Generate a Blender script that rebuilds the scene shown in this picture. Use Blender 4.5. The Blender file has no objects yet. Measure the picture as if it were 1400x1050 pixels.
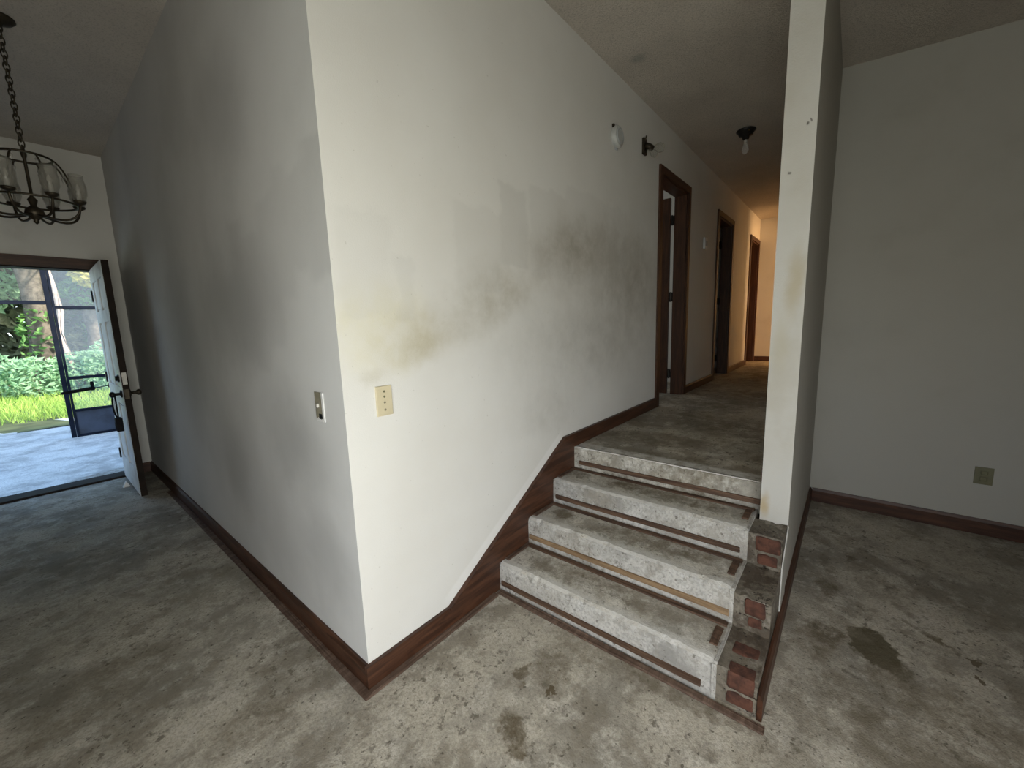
import bpy, bmesh, math, random
from mathutils import Vector, Matrix
R = random.Random(7)
scene = bpy.context.scene
COL = scene.collection

# ------------------------------------------------------------------ camera
cam_d = bpy.data.cameras.new('camera')
cam = bpy.data.objects.new('camera', cam_d); COL.objects.link(cam)
cr = Vector((0.6388, -0.7687, -0.0320)); cu = Vector((0.1326, 0.0690, 0.9888)); cf = Vector((0.7578, 0.6359, -0.1460))
cam.matrix_world = Matrix(((cr.x, cu.x, -cf.x, -0.682), (cr.y, cu.y, -cf.y, -1.337), (cr.z, cu.z, -cf.z, 1.37), (0, 0, 0, 1)))
cam_d.sensor_width = 36.0
cam_d.lens = 552.94 / 1400 * 36.0
cam_d.clip_start = 0.02
scene.camera = cam

# ------------------------------------------------------------------ world, sun, window light, exposure
w = bpy.data.worlds.new('world'); scene.world = w; w.use_nodes = True
wn = w.node_tree; bg = wn.nodes['Background']
sky = wn.nodes.new('ShaderNodeTexSky'); sky.sky_type = 'HOSEK_WILKIE'; sky.turbidity = 4.0
sky.sun_direction = Vector((0.45, -0.72, 0.50)).normalized()
wn.links.new(sky.outputs[0], bg.inputs[0]); bg.inputs[1].default_value = 19.0
sd = bpy.data.lights.new('sun', 'SUN'); sun = bpy.data.objects.new('sun', sd); COL.objects.link(sun)
sd.energy = 9; sd.angle = math.radians(3); sd.color = (1.0, 0.93, 0.78)
sun.rotation_euler = Vector((0.45, -0.72, 0.50)).to_track_quat('Z', 'Y').to_euler()

def area(name, loc, direction, sx, sy, energy, color, spread=180):
    d = bpy.data.lights.new(name, 'AREA'); d.shape = 'RECTANGLE'; d.size = sx; d.size_y = sy
    d.energy = energy; d.color = color; d.spread = math.radians(spread)
    o = bpy.data.objects.new(name, d); COL.objects.link(o)
    o.location = loc; o.rotation_euler = Vector(direction).to_track_quat('-Z', 'Y').to_euler()
    return o
# daylight entering by the sliding door behind the camera (opening in wall_back)
area('daylight_sliding_door', (-0.80, -2.40, 0.86), (0, 1, -.62), 1.15, 1.5, 57, (1.0, 0.98, 0.935))
# daylight entering by the side window to the left of the camera (opening in wall_far_left)
area('daylight_side_window', (-1.83, -1.55, 1.20), (1, 0, -.50), 1.1, 1.2, 31, (1.0, 0.98, 0.935))
# daylight entering by the window of the room at the end of the hall (warm curtain light)
area('daylight_end_room_window', (6.65, -2.86, 1.75), (.32, 1, .25), 0.9, 1.1, 100, (1.0, 0.50, 0.17))
# daylight entering by the window of the first bedroom
area('daylight_bedroom_window', (3.3, 4.16, 1.95), (0, -1, 0), 1.0, 1.0, 28, (0.95, 0.97, 1.0))

vs = scene.view_settings
vs.view_transform = 'Standard'; vs.look = 'None'; vs.exposure = -0.15; vs.gamma = 1.0; vs.use_curve_mapping = False

# ------------------------------------------------------------------ materials
class NT:
    def __init__(s, name):
        s.m = bpy.data.materials.new(name); s.m.use_nodes = True
        s.t = s.m.node_tree; s.n = s.t.nodes; s.b = s.n['Principled BSDF']; s.out = s.n['Material Output']
        s._c = None
    def link(s, a, b): s.t.links.new(a, b)
    def co(s):
        if s._c is None: s._c = s.n.new('ShaderNodeTexCoord').outputs['Object']
        return s._c
    def setin(s, node, key, v):
        i = node.inputs[key]
        if hasattr(v, 'is_linked') or isinstance(v, bpy.types.NodeSocket): s.link(v, i)
        else: i.default_value = v
    def noise(s, scale, detail=4, rough=0.55, vec=None, dist=0.0, color=False):
        n = s.n.new('ShaderNodeTexNoise'); s.link(vec or s.co(), n.inputs['Vector'])
        n.inputs['Scale'].default_value = scale; n.inputs['Detail'].default_value = detail
        n.inputs['Roughness'].default_value = rough; n.inputs['Distortion'].default_value = dist
        return n.outputs['Color' if color else 'Fac']
    def ramp(s, v, a, b, lo=0.0, hi=1.0, smooth=True):
        n = s.n.new('ShaderNodeMapRange'); n.interpolation_type = 'SMOOTHSTEP' if smooth else 'LINEAR'
        s.setin(n, 0, v); n.inputs[1].default_value = a; n.inputs[2].default_value = b
        n.inputs[3].default_value = lo; n.inputs[4].default_value = hi
        return n.outputs[0]
    def math(s, op, a, b=0.0):
        n = s.n.new('ShaderNodeMath'); n.operation = op; n.use_clamp = False
        s.setin(n, 0, a); s.setin(n, 1, b); return n.outputs[0]
    def mix(s, fac, a, b, blend='MIX'):
        n = s.n.new('ShaderNodeMix'); n.data_type = 'RGBA'; n.blend_type = blend
        s.setin(n, 0, fac)
        for k, v in ((6, a), (7, b)):
            if isinstance(v, bpy.types.NodeSocket): s.link(v, n.inputs[k])
            else: n.inputs[k].default_value = (*v, 1.0)
        return n.outputs[2]
    def mapping(s, vec, loc=(0, 0, 0), rot=(0, 0, 0), scale=(1, 1, 1), typ='POINT'):
        n = s.n.new('ShaderNodeMapping'); n.vector_type = typ; s.link(vec, n.inputs[0])
        n.inputs[1].default_value = loc; n.inputs[2].default_value = rot; n.inputs[3].default_value = scale
        return n.outputs[0]
    def warped(s, amount, scale, detail=3):
        c = s.noise(scale, detail, 0.6, color=True)
        n = s.n.new('ShaderNodeVectorMath'); n.operation = 'MULTIPLY_ADD'
        s.link(c, n.inputs[0]); n.inputs[1].default_value = (amount,) * 3
        a = s.n.new('ShaderNodeVectorMath'); a.operation = 'SUBTRACT'
        s.link(s.co(), a.inputs[0]); a.inputs[1].default_value = (amount * .5,) * 3
        s.link(a.outputs[0], n.inputs[2]); return n.outputs[0]
    def blob(s, vec, c, r, rot=0.0, axis='Z', inner=0.55):
        e = {'X': (rot, 0, 0), 'Y': (0, rot, 0), 'Z': (0, 0, rot)}[axis]
        v = s.mapping(vec, c, e, r, 'TEXTURE')
        n = s.n.new('ShaderNodeVectorMath'); n.operation = 'LENGTH'; s.link(v, n.inputs[0])
        return s.ramp(n.outputs['Value'], 1.0, inner)
    def boxm(s, vec, axes, lo, hi, soft):
        sp = s.n.new('ShaderNodeSeparateXYZ'); s.link(vec, sp.inputs[0]); out = None
        for a, l, h, f in zip(axes, lo, hi, soft):
            q = sp.outputs['XYZ'.index(a)]
            p = s.math('MULTIPLY', s.ramp(q, l - f, l + f), s.ramp(q, h + f, h - f))
            out = p if out is None else s.math('MULTIPLY', out, p)
        return out
    def bump(s, h, strength, dist=0.01, prev=None):
        n = s.n.new('ShaderNodeBump'); n.inputs['Strength'].default_value = strength
        n.inputs['Distance'].default_value = dist; s.link(h, n.inputs['Height'])
        if prev is not None: s.link(prev, n.inputs['Normal'])
        s.link(n.outputs[0], s.b.inputs['Normal']); return n.outputs[0]
    def done(s, col, rough=0.6, metal=0.0, spec=None):
        if isinstance(col, bpy.types.NodeSocket): s.link(col, s.b.inputs['Base Color'])
        else: s.b.inputs['Base Color'].default_value = (*col, 1)
        s.setin(s.b, 'Roughness', rough); s.b.inputs['Metallic'].default_value = metal
        if spec is not None: s.b.inputs['Specular IOR Level'].default_value = spec
        return s.m

MAT = {}
PX_ = 1.42
def m_simple(name, c, rough=0.6, metal=0.0, var=0.25, scale=12, bump=0.0, spec=None):
    t = NT(name); n = t.noise(scale, 4)
    col = t.mix(t.ramp(n, 0.3, 0.7), tuple(x * (1 - var) for x in c), tuple(min(1, x * (1 + var * .5)) for x in c))
    if bump: t.bump(t.noise(scale * 4, 3), bump, 0.004)
    MAT[name] = t.done(col, rough, metal, spec); return MAT[name]

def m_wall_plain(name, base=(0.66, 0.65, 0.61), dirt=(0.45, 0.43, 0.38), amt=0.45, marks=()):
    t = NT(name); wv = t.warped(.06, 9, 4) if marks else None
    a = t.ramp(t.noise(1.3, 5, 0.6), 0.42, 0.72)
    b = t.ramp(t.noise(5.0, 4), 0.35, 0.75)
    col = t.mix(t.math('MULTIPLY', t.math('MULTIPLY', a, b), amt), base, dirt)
    for c, r, mc, k in marks: col = t.mix(t.math('MULTIPLY', t.blob(wv, c, r, 0, 'X', .1), k), col, mc)
    t.bump(t.noise(160, 3), 0.25, 0.003)
    MAT[name] = t.done(col, 0.75, 0, 0.3); return MAT[name]

def m_hall_wall():
    t = NT('painted_wall_smudged'); v = t.warped(0.30, 3.0, 4); v2 = t.warped(0.10, 9.0, 4)
    col = t.mix(t.ramp(t.noise(1.5, 4), .35, .7), (0.70, 0.69, 0.65), (0.66, 0.645, 0.60))
    ng = t.ramp(t.noise(7, 6, .7), .30, .72, .35, 1.0)
    # yellowed smear, smoky smudge running up to the right, and painted light falloff
    def add(col, c, r, rot, colr, k, vec=v, inner=.05):
        m = t.math('MULTIPLY', t.math('MULTIPLY', t.blob(vec, c, r, rot, 'Y', inner), ng), k)
        return t.mix(m, col, colr)
    col = add(col, (0.18, 0, 1.37), (0.36, 9, 0.24), 0, (0.66, 0.62, 0.44), .75)
    col = add(col, (0.36, 0, 1.33), (0.30, 9, 0.16), -.15, (0.40, 0.35, 0.22), .72)
    col = add(col, (0.80, 0, 1.50), (0.55, 9, 0.20), -.28, (0.38, 0.35, 0.27), .72)
    col = add(col, (1.60, 0, 1.79), (0.85, 9, 0.30), -.10, (0.33, 0.30, 0.235), .95)
    col = add(col, (2.35, 0, 1.72), (0.8, 9, 0.45), 0, (0.36, 0.335, 0.28), .75)
    col = add(col, (1.60, 0, 1.25), (1.2, 9, 0.45), 0, (0.45, 0.44, 0.40), .6); col = add(col, (2.3, 0, 1.6), (1.1, 9, .9), 0, (.40, .385, .34), .6)  # second, wider blob darkens the wall towards the hall as painted light falloff
    col = add(col, (1.25, 0, 0.85), (0.5, 9, 0.25), 0, (0.45, 0.44, 0.40), .5)
    col = add(col, (0.13, 0, 1.21), (0.10, 9, 0.05), 0, (0.45, 0.42, 0.33), .4)
    # roller patches with crisp edges
    for lo, hi, k in (((.86, 1.66), (1.08, 2.04), .30), ((1.10, 1.62), (1.46, 2.09), .22), ((.56, 1.52), (.86, 1.90), .16), ((.02, 1.42), (.235, 1.775), .13), ((.25, 1.40), (.33, 1.64), .20), ((1.46, 1.6), (2.3, 2.16), .16)):
        col = t.mix(t.math('MULTIPLY', t.boxm(v2, 'XZ', lo, hi, (.02, .012)), k), col, (0.47, 0.46, 0.43))
    # whiter repaint along the skirt
    sp = t.n.new('ShaderNodeVectorMath'); sp.operation = 'DOT_PRODUCT'; t.link(t.co(), sp.inputs[0]); sp.inputs[1].default_value = (-.495, 0, .869)
    lim = t.boxm(t.co(), 'XZ', (.40, .05), (1.36, .72), (.04, .03))
    col = t.mix(t.math('MULTIPLY', t.math('MULTIPLY', t.ramp(sp.outputs['Value'], -.055, -.072), lim), .4), col, (0.84, 0.84, 0.81))
    col = t.mix(t.math('MULTIPLY', t.ramp(t.noise(55, 2), .70, .74), .35), col, (.35, .33, .28))
    col = t.mix(t.ramp(t.noise(2.0, 3), .3, .8, 0, .12), col, (.5, .49, .45))
    t.bump(t.noise(190, 3), 0.2, 0.003)
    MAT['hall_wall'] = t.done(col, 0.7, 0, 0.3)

def m_left_wall():
    t = NT('painted_wall_patchy'); v = t.warped(0.35, 2.5, 4); v2 = t.warped(0.09, 7.0, 4)
    col = t.mix(t.ramp(t.noise(1.1, 5), .35, .7), (0.66, 0.66, 0.64), (0.57, 0.57, 0.55))
    for c, r, k in (((0, 1.0, 1.5), (9, .8, .5), .7), ((0, 2.0, 1.3), (9, .6, .8), .6), ((0, .45, .9), (9, .45, .35), .55), ((0, 3.0, 1.0), (9, .45, 1.2), .7), ((0, .9, 2.35), (9, .5, .4), .4), ((0, .25, .45), (9, .3, .3), .4), ((0, 1.3, .6), (9, .35, .4), .5)):
        col = t.mix(t.math('MULTIPLY', t.blob(v, c, r, 0, 'X', .1), k), col, (0.36, 0.36, 0.345))
    for lo, hi, k in (((-.1, 1.55), (.14, 1.99), .26), ((.14, 1.60), (.27, 1.93), .20), ((.27, 1.5), (.42, 1.98), .14), ((.42, 1.3), (.60, 1.90), .16), ((.60, 1.2), (.80, 1.78), .18), ((.80, 1.3), (.95, 1.87), .30)):
        col = t.mix(t.math('MULTIPLY', t.boxm(v2, 'YZ', lo, hi, (.05, .02)), k), col, (0.42, 0.42, 0.41))
    t.bump(t.noise(170, 3), 0.25, 0.003)
    MAT['left_wall'] = t.done(col, 0.75, 0, 0.3)

def m_ceiling():
    t = NT('popcorn_ceiling'); v = t.warped(.05, 20, 3)
    col = t.mix(t.ramp(t.noise(2.0, 4), .3, .7), (0.66, 0.605, 0.53), (0.58, 0.53, 0.465))
    col = t.mix(t.math('MULTIPLY', t.ramp(t.noise(90, 3), .52, .62), .35), col, (0.34, 0.32, 0.28))
    col = t.mix(t.math('MULTIPLY', t.blob(v, (2.064, -.174, 3.02), (.075, .075, 1), 0, 'Z', .2), .6), col, (0.30, 0.30, 0.27))
    p = t.bump(t.noise(120, 4, .75), .9, 0.014)
    MAT['ceiling'] = t.done(col, 0.95, 0, 0.1)

def concrete(name, stains=(), wraps=(), base=(.47, .432, .352), dark=(.20, .172, .125), light=(.59, .552, .47), dens=1.0):
    t = NT(name); v = t.warped(.22, 6, 5); v3 = t.warped(.10, 22, 4)
    col = t.mix(t.ramp(t.noise(2.2, 6, .65), .38, .60), tuple(x * .56 for x in base), tuple(x * 1.06 for x in base))
    col = t.mix(t.math('MULTIPLY', t.ramp(t.noise(9, 6, .7, t.mapping(t.co(), (3, 1, 0))), .48, .64), .70), col, light)
    col = t.mix(t.math('MULTIPLY', t.ramp(t.noise(4.5, 8, .72, t.mapping(t.co(), (7, 2, 0))), .50, .61), .72 * dens), col, dark)
    col = t.mix(t.math('MULTIPLY', t.math('MULTIPLY', t.ramp(t.noise(26, 6, .7), .55, .62), t.ramp(t.noise(3.2, 4, .6, t.mapping(t.co(), (5, 5, 1))), .42, .60)), .85 * dens), col, tuple(x * .5 for x in dark))
    col = t.mix(t.math('MULTIPLY', t.ramp(t.noise(85, 4, .7), .42, .66), .55), col, tuple(x * .45 for x in base))
    col = t.mix(t.math('MULTIPLY', t.ramp(t.noise(48, 2, .5, t.mapping(t.co(), (1, 9, 4))), .665, .70), .85 * dens), col, tuple(x * .4 for x in dark))
    g = t.ramp(t.noise(16, 6, .75), .34, .60, .25, 1.0)
    for (x, y, rx, ry, rot, k, soft, c) in stains:
        mk = t.blob(v3 if soft else v, (x, y, 0), (rx, ry, 9), rot, 'Z', .82 if soft == 2 else (.55 if soft else .1))
        col = t.mix(t.math('MULTIPLY', mk if soft == 2 else t.math('MULTIPLY', mk, g), k), col, c)
    for (xa, xb, za, zb) in wraps:                   # worn white paint carried over the nosing
        mk = t.math('MULTIPLY', t.boxm(v3, 'XZ', (xa, za), (xb, zb), (.020, .004)), t.ramp(t.noise(11, 6, .75), .34, .58, .15, .95))
        col = t.mix(mk, col, (.60, .585, .54))
    h = t.math('ADD', t.noise(40, 5, .65), t.math('MULTIPLY', t.noise(160, 3), .5))
    t.bump(h, 0.45, 0.006)
    MAT[name] = t.done(col, t.ramp(t.noise(5, 4), .3, .7, .62, .88), 0, .3)

def m_wood(name, c1, c2, axis='X', rough=.45, scale=1.0):
    t = NT(name); sc = {'X': (1.2, 14, 14), 'Y': (14, 1.2, 14), 'Z': (14, 14, 1.2)}[axis]
    v = t.mapping(t.co(), scale=tuple(q * scale for q in sc))
    n = t.noise(3.0, 6, .65, v, .6)
    col = t.mix(t.ramp(n, .35, .68), c1, c2)
    col = t.mix(t.math('MULTIPLY', t.ramp(t.noise(9, 5, .7), .58, .7), .35), col, tuple(x * .45 for x in c1))
    t.bump(n, .15, .002)
    MAT[name] = t.done(col, rough, 0, .4)

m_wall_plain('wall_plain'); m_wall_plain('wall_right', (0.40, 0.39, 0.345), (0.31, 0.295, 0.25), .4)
m_wall_plain('wall_column', (0.53, 0.52, 0.48), (0.40, 0.37, 0.30), .6, [((PX_, -1.14, 1.50), (9, .05, .22), (.42, .36, .24), .7), ((PX_, -1.10, 1.25), (9, .05, .20), (.45, .41, .31), .55), ((PX_, -1.08, .50), (9, .035, .09), (.40, .29, .13), .7), ((PX_, -1.10, 1.95), (9, .008, .008), (.1, .09, .08), .9), ((PX_, -1.15, 2.12), (9, .007, .007), (.1, .09, .08), .9), ((PX_, -1.16, 2.13), (9, .006, .008), (.1, .09, .08), .9)])
m_hall_wall(); m_left_wall(); m_ceiling()
DK = (.10, .075, .04); BR = (.14, .115, .075); GY = (.26, .235, .19)
concrete('floor_concrete', [
    (1.40, -1.495, .13, .085, .3, .9, 2, (.085, .070, .036)), (1.31, -1.575, .07, .045, 0, .85, 1, (.085, .07, .036)),
    (1.38, -1.345, .10, .08, 0, .85, 1, (.11, .085, .05)), (1.28, -1.30, .12, .09, 0, .7, 1, (.16, .13, .085)), (1.50, -1.39, .16, .05, .9, .6, 1, (.22, .19, .14)),
    (1.62, -1.68, .13, .022, .9, .8, 1, DK), (1.53, -1.80, .03, .02, .6, .9, 2, DK), (1.43, -1.79, .025, .016, .6, .9, 2, DK), (1.76, -1.62, .07, .03, .8, .6, 1, BR),
    (1.14, -1.74, .25, .16, .3, .6, 1, BR), (2.30, -1.28, .12, .05, .4, .6, 1, BR), (2.0, -1.32, .14, .04, .2, .6, 1, BR),
    (0.204, -0.544, .10, .055, .8, .85, 1, DK), (0.17, -.60, .05, .03, .2, .8, 1, DK),
    (0.50, -0.50, .16, .09, .4, .7, 1, BR), (0.42, -.42, .05, .03, .2, .8, 1, DK), (.42, -.56, .02, .018, 0, .9, 2, DK), (.36, -.46, .03, .02, 0, .8, 1, DK),
    (0.68, -.60, .09, .30, 0, .55, 1, BR), (0.70, -.95, .07, .30, 0, .7, 1, BR), (0.62, -.25, .10, .18, 0, .35, 0, GY),
    (.18, -.26, .16, .02, .5, .35, 1, GY), (.10, -.36, .14, .015, .4, .35, 1, GY),
    (-.57, 2.25, .75, .75, 0, .55, 0, (.17, .16, .13)), (-.85, 1.5, .6, .6, 0, .45, 0, (.22, .20, .15)), (-.2, 1.3, .35, .5, 0, .4, 0, (.24, .22, .165)), (-.65, .85, .3, .25, .3, .5, 1, BR), (-.1, .35, .2, .2, 0, .4, 1, BR),
    (-.35, .2, .18, .12, 0, .6, 1, BR), (1.22, -1.55, .16, .10, .2, .7, 1, BR), (1.05, -1.42, .14, .12, .5, .6, 1, BR), (1.75, -1.33, .10, .05, .3, .75, 1, DK), (2.15, -1.42, .05, .03, .3, .8, 1, DK), (1.95, -1.5, .22, .10, .3, .4, 1, BR), (1.35, -1.95, .2, .1, .4, .6, 1, BR), (.9, -1.75, .16, .10, .4, .6, 1, BR), (2.5, -1.9, .7, .5, 0, .5, 0, (.24, .225, .18)), (1.9, -2.2, .6, .5, 0, .45, 0, (.24, .225, .18)),
    (.95, -1.55, .15, .18, .2, .5, 1, BR), (.55, -1.3, .25, .2, .2, .45, 1, BR), (.05, -.9, .25, .15, .2, .4, 1, BR)], dens=.9)
concrete('stair_concrete', [(1.15, -.62, .09, .36, .1, .75, 1, BR), (1.40, -.62, .08, .42, 0, .8, 1, BR), (.88, -.30, .08, .22, 0, .6, 1, BR), (.90, -.75, .08, .25, 0, .6, 1, BR), (1.56, -.72, .09, .45, 0, .7, 1, BR), (1.15, -.15, .07, .09, 0, .8, 1, DK), (1.40, -.13, .06, .07, 0, .7, 1, DK), (1.42, -.40, .07, .10, 0, .7, 1, DK), (.93, -.50, .05, .14, 0, .6, 1, DK), (1.16, -.88, .06, .10, 0, .6, 1, DK)],
         wraps=[(.70, .80, .10, .20), (.95, 1.055, .25, .34), (1.2, 1.31, .39, .48)], base=(.58, .545, .465), light=(.68, .655, .59), dens=.8)
concrete('hall_concrete', [(1.95, -.35, .22, .4, .2, .7, 1, BR), (2.5, -.55, .5, .25, .2, .55, 1, BR), (1.62, -.62, .10, .4, 0, .5, 1, BR), (3.4, -.5, .7, .5, 0, .5, 0, DK), (5.3, -.6, .9, .6, 0, .4, 0, DK)], wraps=[(1.45, 1.60, .5, .65)], base=(.46, .42, .34), dens=1.0)
concrete('riser_plaster', [(.99, -.3, 9, .2, 0, .3, 0, GY)], base=(.50, .485, .445), light=(.59, .575, .54), dark=(.27, .245, .20), dens=.8)
concrete('mortar', [], base=(.20, .175, .135), light=(.31, .28, .235), dark=(.07, .052, .036), dens=1.25)
concrete('porch_concrete', [(-.25, 4.6, .4, .16, .1, .7, 1, BR), (-.7, 5.2, .3, .05, .0, .25, 0, GY)], base=(.80, .80, .78), light=(.85, .85, .83), dark=(.55, .55, .53), dens=.2)
m_wood('trim_wood', (.036, .0145, .0075), (.090, .037, .0185), 'X')
m_wood('trim_wood_y', (.036, .0145, .0075), (.090, .037, .0185), 'Y')
m_wood('door_wood', (.040, .016, .0075), (.082, .034, .015), 'Z')
m_wood('tack_wood', (.055, .030, .018), (.13, .075, .045), 'Y', .7)
m_wood('tack_wood_x', (.075, .045, .030), (.16, .105, .075), 'X', .7)
m_wood('tack_wood_pale', (.17, .105, .055), (.30, .20, .11), 'Y', .7)
m_simple('dark_unseen_wall', (.20, .13, .075), .5, 0, .3, 3)  # dark tone invented for walls out of view, to cut bounced light
m_simple('brick', (.085, .033, .019), .9, 0, .55, 30, .6)
m_simple('white_paint', (.72, .72, .70), .5, 0, .18, 6)
m_simple('door_edge', (.018, .011, .007), .7, 0, .4, 10, 0, .2)
m_simple('ivory_plastic', (.60, .53, .36), .35, 0, .06, 20)
m_simple('olive_plastic', (.15, .145, .08), .4, 0, .15, 20)
m_simple('bare_metal_box', (.26, .235, .165), .5, 0, .3, 30)
m_simple('white_plastic', (.70, .71, .70), .35, 0, .06, 20)
m_simple('aged_plastic', (.47, .48, .46), .4, 0, .12, 20)
m_simple('grey_plastic', (.38, .40, .41), .4, 0, .1, 20)
m_simple('black_metal', (.022, .020, .018), .4, .6, .3, 20)
m_simple('bronze', (.050, .040, .026), .45, .7, .4, 20)
m_simple('brass', (.30, .22, .09), .35, .9, .3, 20)
m_simple('rubber_black', (.012, .012, .014), .8, 0, .2, 20, 0, .15)
m_simple('frame_metal', (.009, .012, .022), .8, 0, .25, 8, 0, .1)
m_simple('kick_metal', (.030, .040, .066), .6, 0, .5, 4)
m_simple('bark', (.15, .125, .10), .95, 0, .5, 8, .8)
m_simple('pale_bark', (.50, .37, .31), .9, 0, .3, 8, .5)
m_simple('soil', (.13, .15, .06), .95, 0, .4, 3, .5)
m_simple('paper', (.78, .78, .76), .8, 0, .05, 20)
m_simple('ceramic', (.62, .60, .54), .35, 0, .1, 30)

def m_leaf(name, c1, c2):
    t = NT(name); col = t.mix(t.ramp(t.noise(1.7, 3), .35, .65), c1, c2)
    m = t.done(col, .55, 0, .3)
    tr = t.n.new('ShaderNodeBsdfTranslucent'); t.link(col, tr.inputs[0])
    mx = t.n.new('ShaderNodeMixShader'); mx.inputs[0].default_value = .35
    t.link(t.b.outputs[0], mx.inputs[1]); t.link(tr.outputs[0], mx.inputs[2]); t.link(mx.outputs[0], t.out.inputs[0]); MAT[name] = m
m_leaf('leaf_green', (.10, .24, .07), (.22, .42, .12)); m_leaf('leaf_pale', (.26, .46, .27), (.48, .68, .44)); m_leaf('leaf_yellow', (.55, .52, .10), (.70, .62, .14))
m_leaf('leaf_dark', (.10, .12, .08), (.20, .23, .15)); m_leaf('grass', (.30, .50, .10), (.52, .66, .17))
def m_glass(name, col=(.9, .9, .88), k=.75):
    t = NT(name); t.done(col, .12, 0, .5); tr = t.n.new('ShaderNodeBsdfTransparent'); mx = t.n.new('ShaderNodeMixShader'); mx.inputs[0].default_value = k
    t.link(t.b.outputs[0], mx.inputs[1]); t.link(tr.outputs[0], mx.inputs[2]); t.link(mx.outputs[0], t.out.inputs[0]); MAT[name] = t.m
m_glass('glass_clear'); m_glass('dusty_glass', (.30, .29, .25), .66); m_glass('insect_screen', (.40, .48, .58), .88); m_glass('insect_screen_clean', (.3, .33, .36), .95); m_glass('window_glass', (.9, .92, .92), .93)

# ------------------------------------------------------------------ mesh helpers
class MB:
    def __init__(s): s.bm = bmesh.new()
    def box(s, x0, x1, y0, y1, z0, z1, bev=0.0, seg=1):
        b = bmesh.new(); r = bmesh.ops.create_cube(b, size=1.0)
        for v in b.verts: v.co = Vector(((x0 + x1) / 2 + v.co.x * (x1 - x0), (y0 + y1) / 2 + v.co.y * (y1 - y0), (z0 + z1) / 2 + v.co.z * (z1 - z0)))
        if bev: bmesh.ops.bevel(b, geom=b.edges[:], offset=bev, segments=seg, affect='EDGES', profile=.6)
        s.merge(b); return s
    def merge(s, b, mat=None):
        m = bpy.data.meshes.new('t'); b.to_mesh(m); b.free()
        if mat: m.transform(mat)
        s.bm.from_mesh(m); bpy.data.meshes.remove(m)
    def prism(s, pts, axis, a, b):
        def P(p, c): return {'Z': (p[0], p[1], c), 'Y': (p[0], c, p[1]), 'X': (c, p[0], p[1])}[axis]
        bm = bmesh.new(); lo = [bm.verts.new(P(p, a)) for p in pts]; hi = [bm.verts.new(P(p, b)) for p in pts]
        bm.faces.new(lo); bm.faces.new(hi[::-1]); n = len(pts)
        for i in range(n): bm.faces.new((lo[i], hi[i], hi[(i + 1) % n], lo[(i + 1) % n]))
        bmesh.ops.recalc_face_normals(bm, faces=bm.faces[:]); s.merge(bm); return s
    def tube(s, pts, rad, sides=10, caps=True):
        pts = [Vector(p) for p in pts]; n = len(pts); rad = rad if isinstance(rad, (list, tuple)) else [rad] * n
        bm = bmesh.new(); rings = []; up = None
        for i, p in enumerate(pts):
            t = (pts[min(i + 1, n - 1)] - pts[max(i - 1, 0)]).normalized()
            if up is None: up = t.orthogonal().normalized()
            up = (up - t * up.dot(t)).normalized(); sd = t.cross(up)
            rings.append([bm.verts.new(p + (up * math.cos(k * math.tau / sides) + sd * math.sin(k * math.tau / sides)) * rad[i]) for k in range(sides)])
        for a, b in zip(rings, rings[1:]):
            for k in range(sides): bm.faces.new((a[k], a[(k + 1) % sides], b[(k + 1) % sides], b[k]))
        if caps: bm.faces.new(rings[0][::-1]); bm.faces.new(rings[-1])
        bmesh.ops.recalc_face_normals(bm, faces=bm.faces[:]); s.merge(bm); return s
    def lathe(s, prof, center=(0, 0, 0), axis=(0, 0, 1), sides=20):
        bm = bmesh.new(); rings = []
        q = Vector((0, 0, 1)).rotation_difference(Vector(axis).normalized()).to_matrix().to_4x4(); M = Matrix.Translation(center) @ q
        for r, z in prof:
            rings.append([bm.verts.new(M @ Vector((max(r, 1e-4) * math.cos(k * math.tau / sides), max(r, 1e-4) * math.sin(k * math.tau / sides), z))) for k in range(sides)])
        for a, b in zip(rings, rings[1:]):
            for k in range(sides): bm.faces.new((a[k], a[(k + 1) % sides], b[(k + 1) % sides], b[k]))
        bm.faces.new(rings[0][::-1]); bm.faces.new(rings[-1])
        bmesh.ops.recalc_face_normals(bm, faces=bm.faces[:]); s.merge(bm); return s
    def torus(s, c, Rr, r, axis=(0, 0, 1), n=16, m=6, sx=1.0):
        q = Vector((0, 0, 1)).rotation_difference(Vector(axis).normalized()).to_matrix()
        bm = bmesh.new(); rings = []
        for i in range(n):
            a = i * math.tau / n; ca = Vector((math.cos(a) * Rr * sx, math.sin(a) * Rr, 0)); d = Vector((math.cos(a), math.sin(a), 0))
            rings.append([bm.verts.new(Vector(c) + q @ (ca + d * r * math.cos(k * math.tau / m) + Vector((0, 0, 1)) * r * math.sin(k * math.tau / m))) for k in range(m)])
        for i in range(n):
            a, b = rings[i], rings[(i + 1) % n]
            for k in range(m): bm.faces.new((a[k], b[k], b[(k + 1) % m], a[(k + 1) % m]))
        bmesh.ops.recalc_face_normals(bm, faces=bm.faces[:]); s.merge(bm); return s
    def jitter(s, amt, seed=1, cuts=0):
        if cuts: bmesh.ops.subdivide_edges(s.bm, edges=s.bm.edges[:], cuts=cuts, use_grid_fill=True)
        r = random.Random(seed)
        for v in s.bm.verts: v.co += Vector((r.uniform(-amt, amt), r.uniform(-amt, amt), r.uniform(-amt, amt)))
        return s
    def build(s, name, mat, parent=None, smooth=False):
        me = bpy.data.meshes.new(name); s.bm.to_mesh(me); s.bm.free()
        me.materials.append(MAT[mat] if isinstance(mat, str) else mat)
        if smooth:
            for p in me.polygons: p.use_smooth = True
        o = bpy.data.objects.new(name, me); COL.objects.link(o)
        if parent is not None: o.parent = parent; o.matrix_parent_inverse = parent.matrix_world.inverted()
        return o
def tag(o, label=None, cat=None, group=None, kind=None):
    for k, v in (('label', label), ('category', cat), ('group', group), ('kind', kind)):
        if v: o[k] = v
    return o
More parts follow.
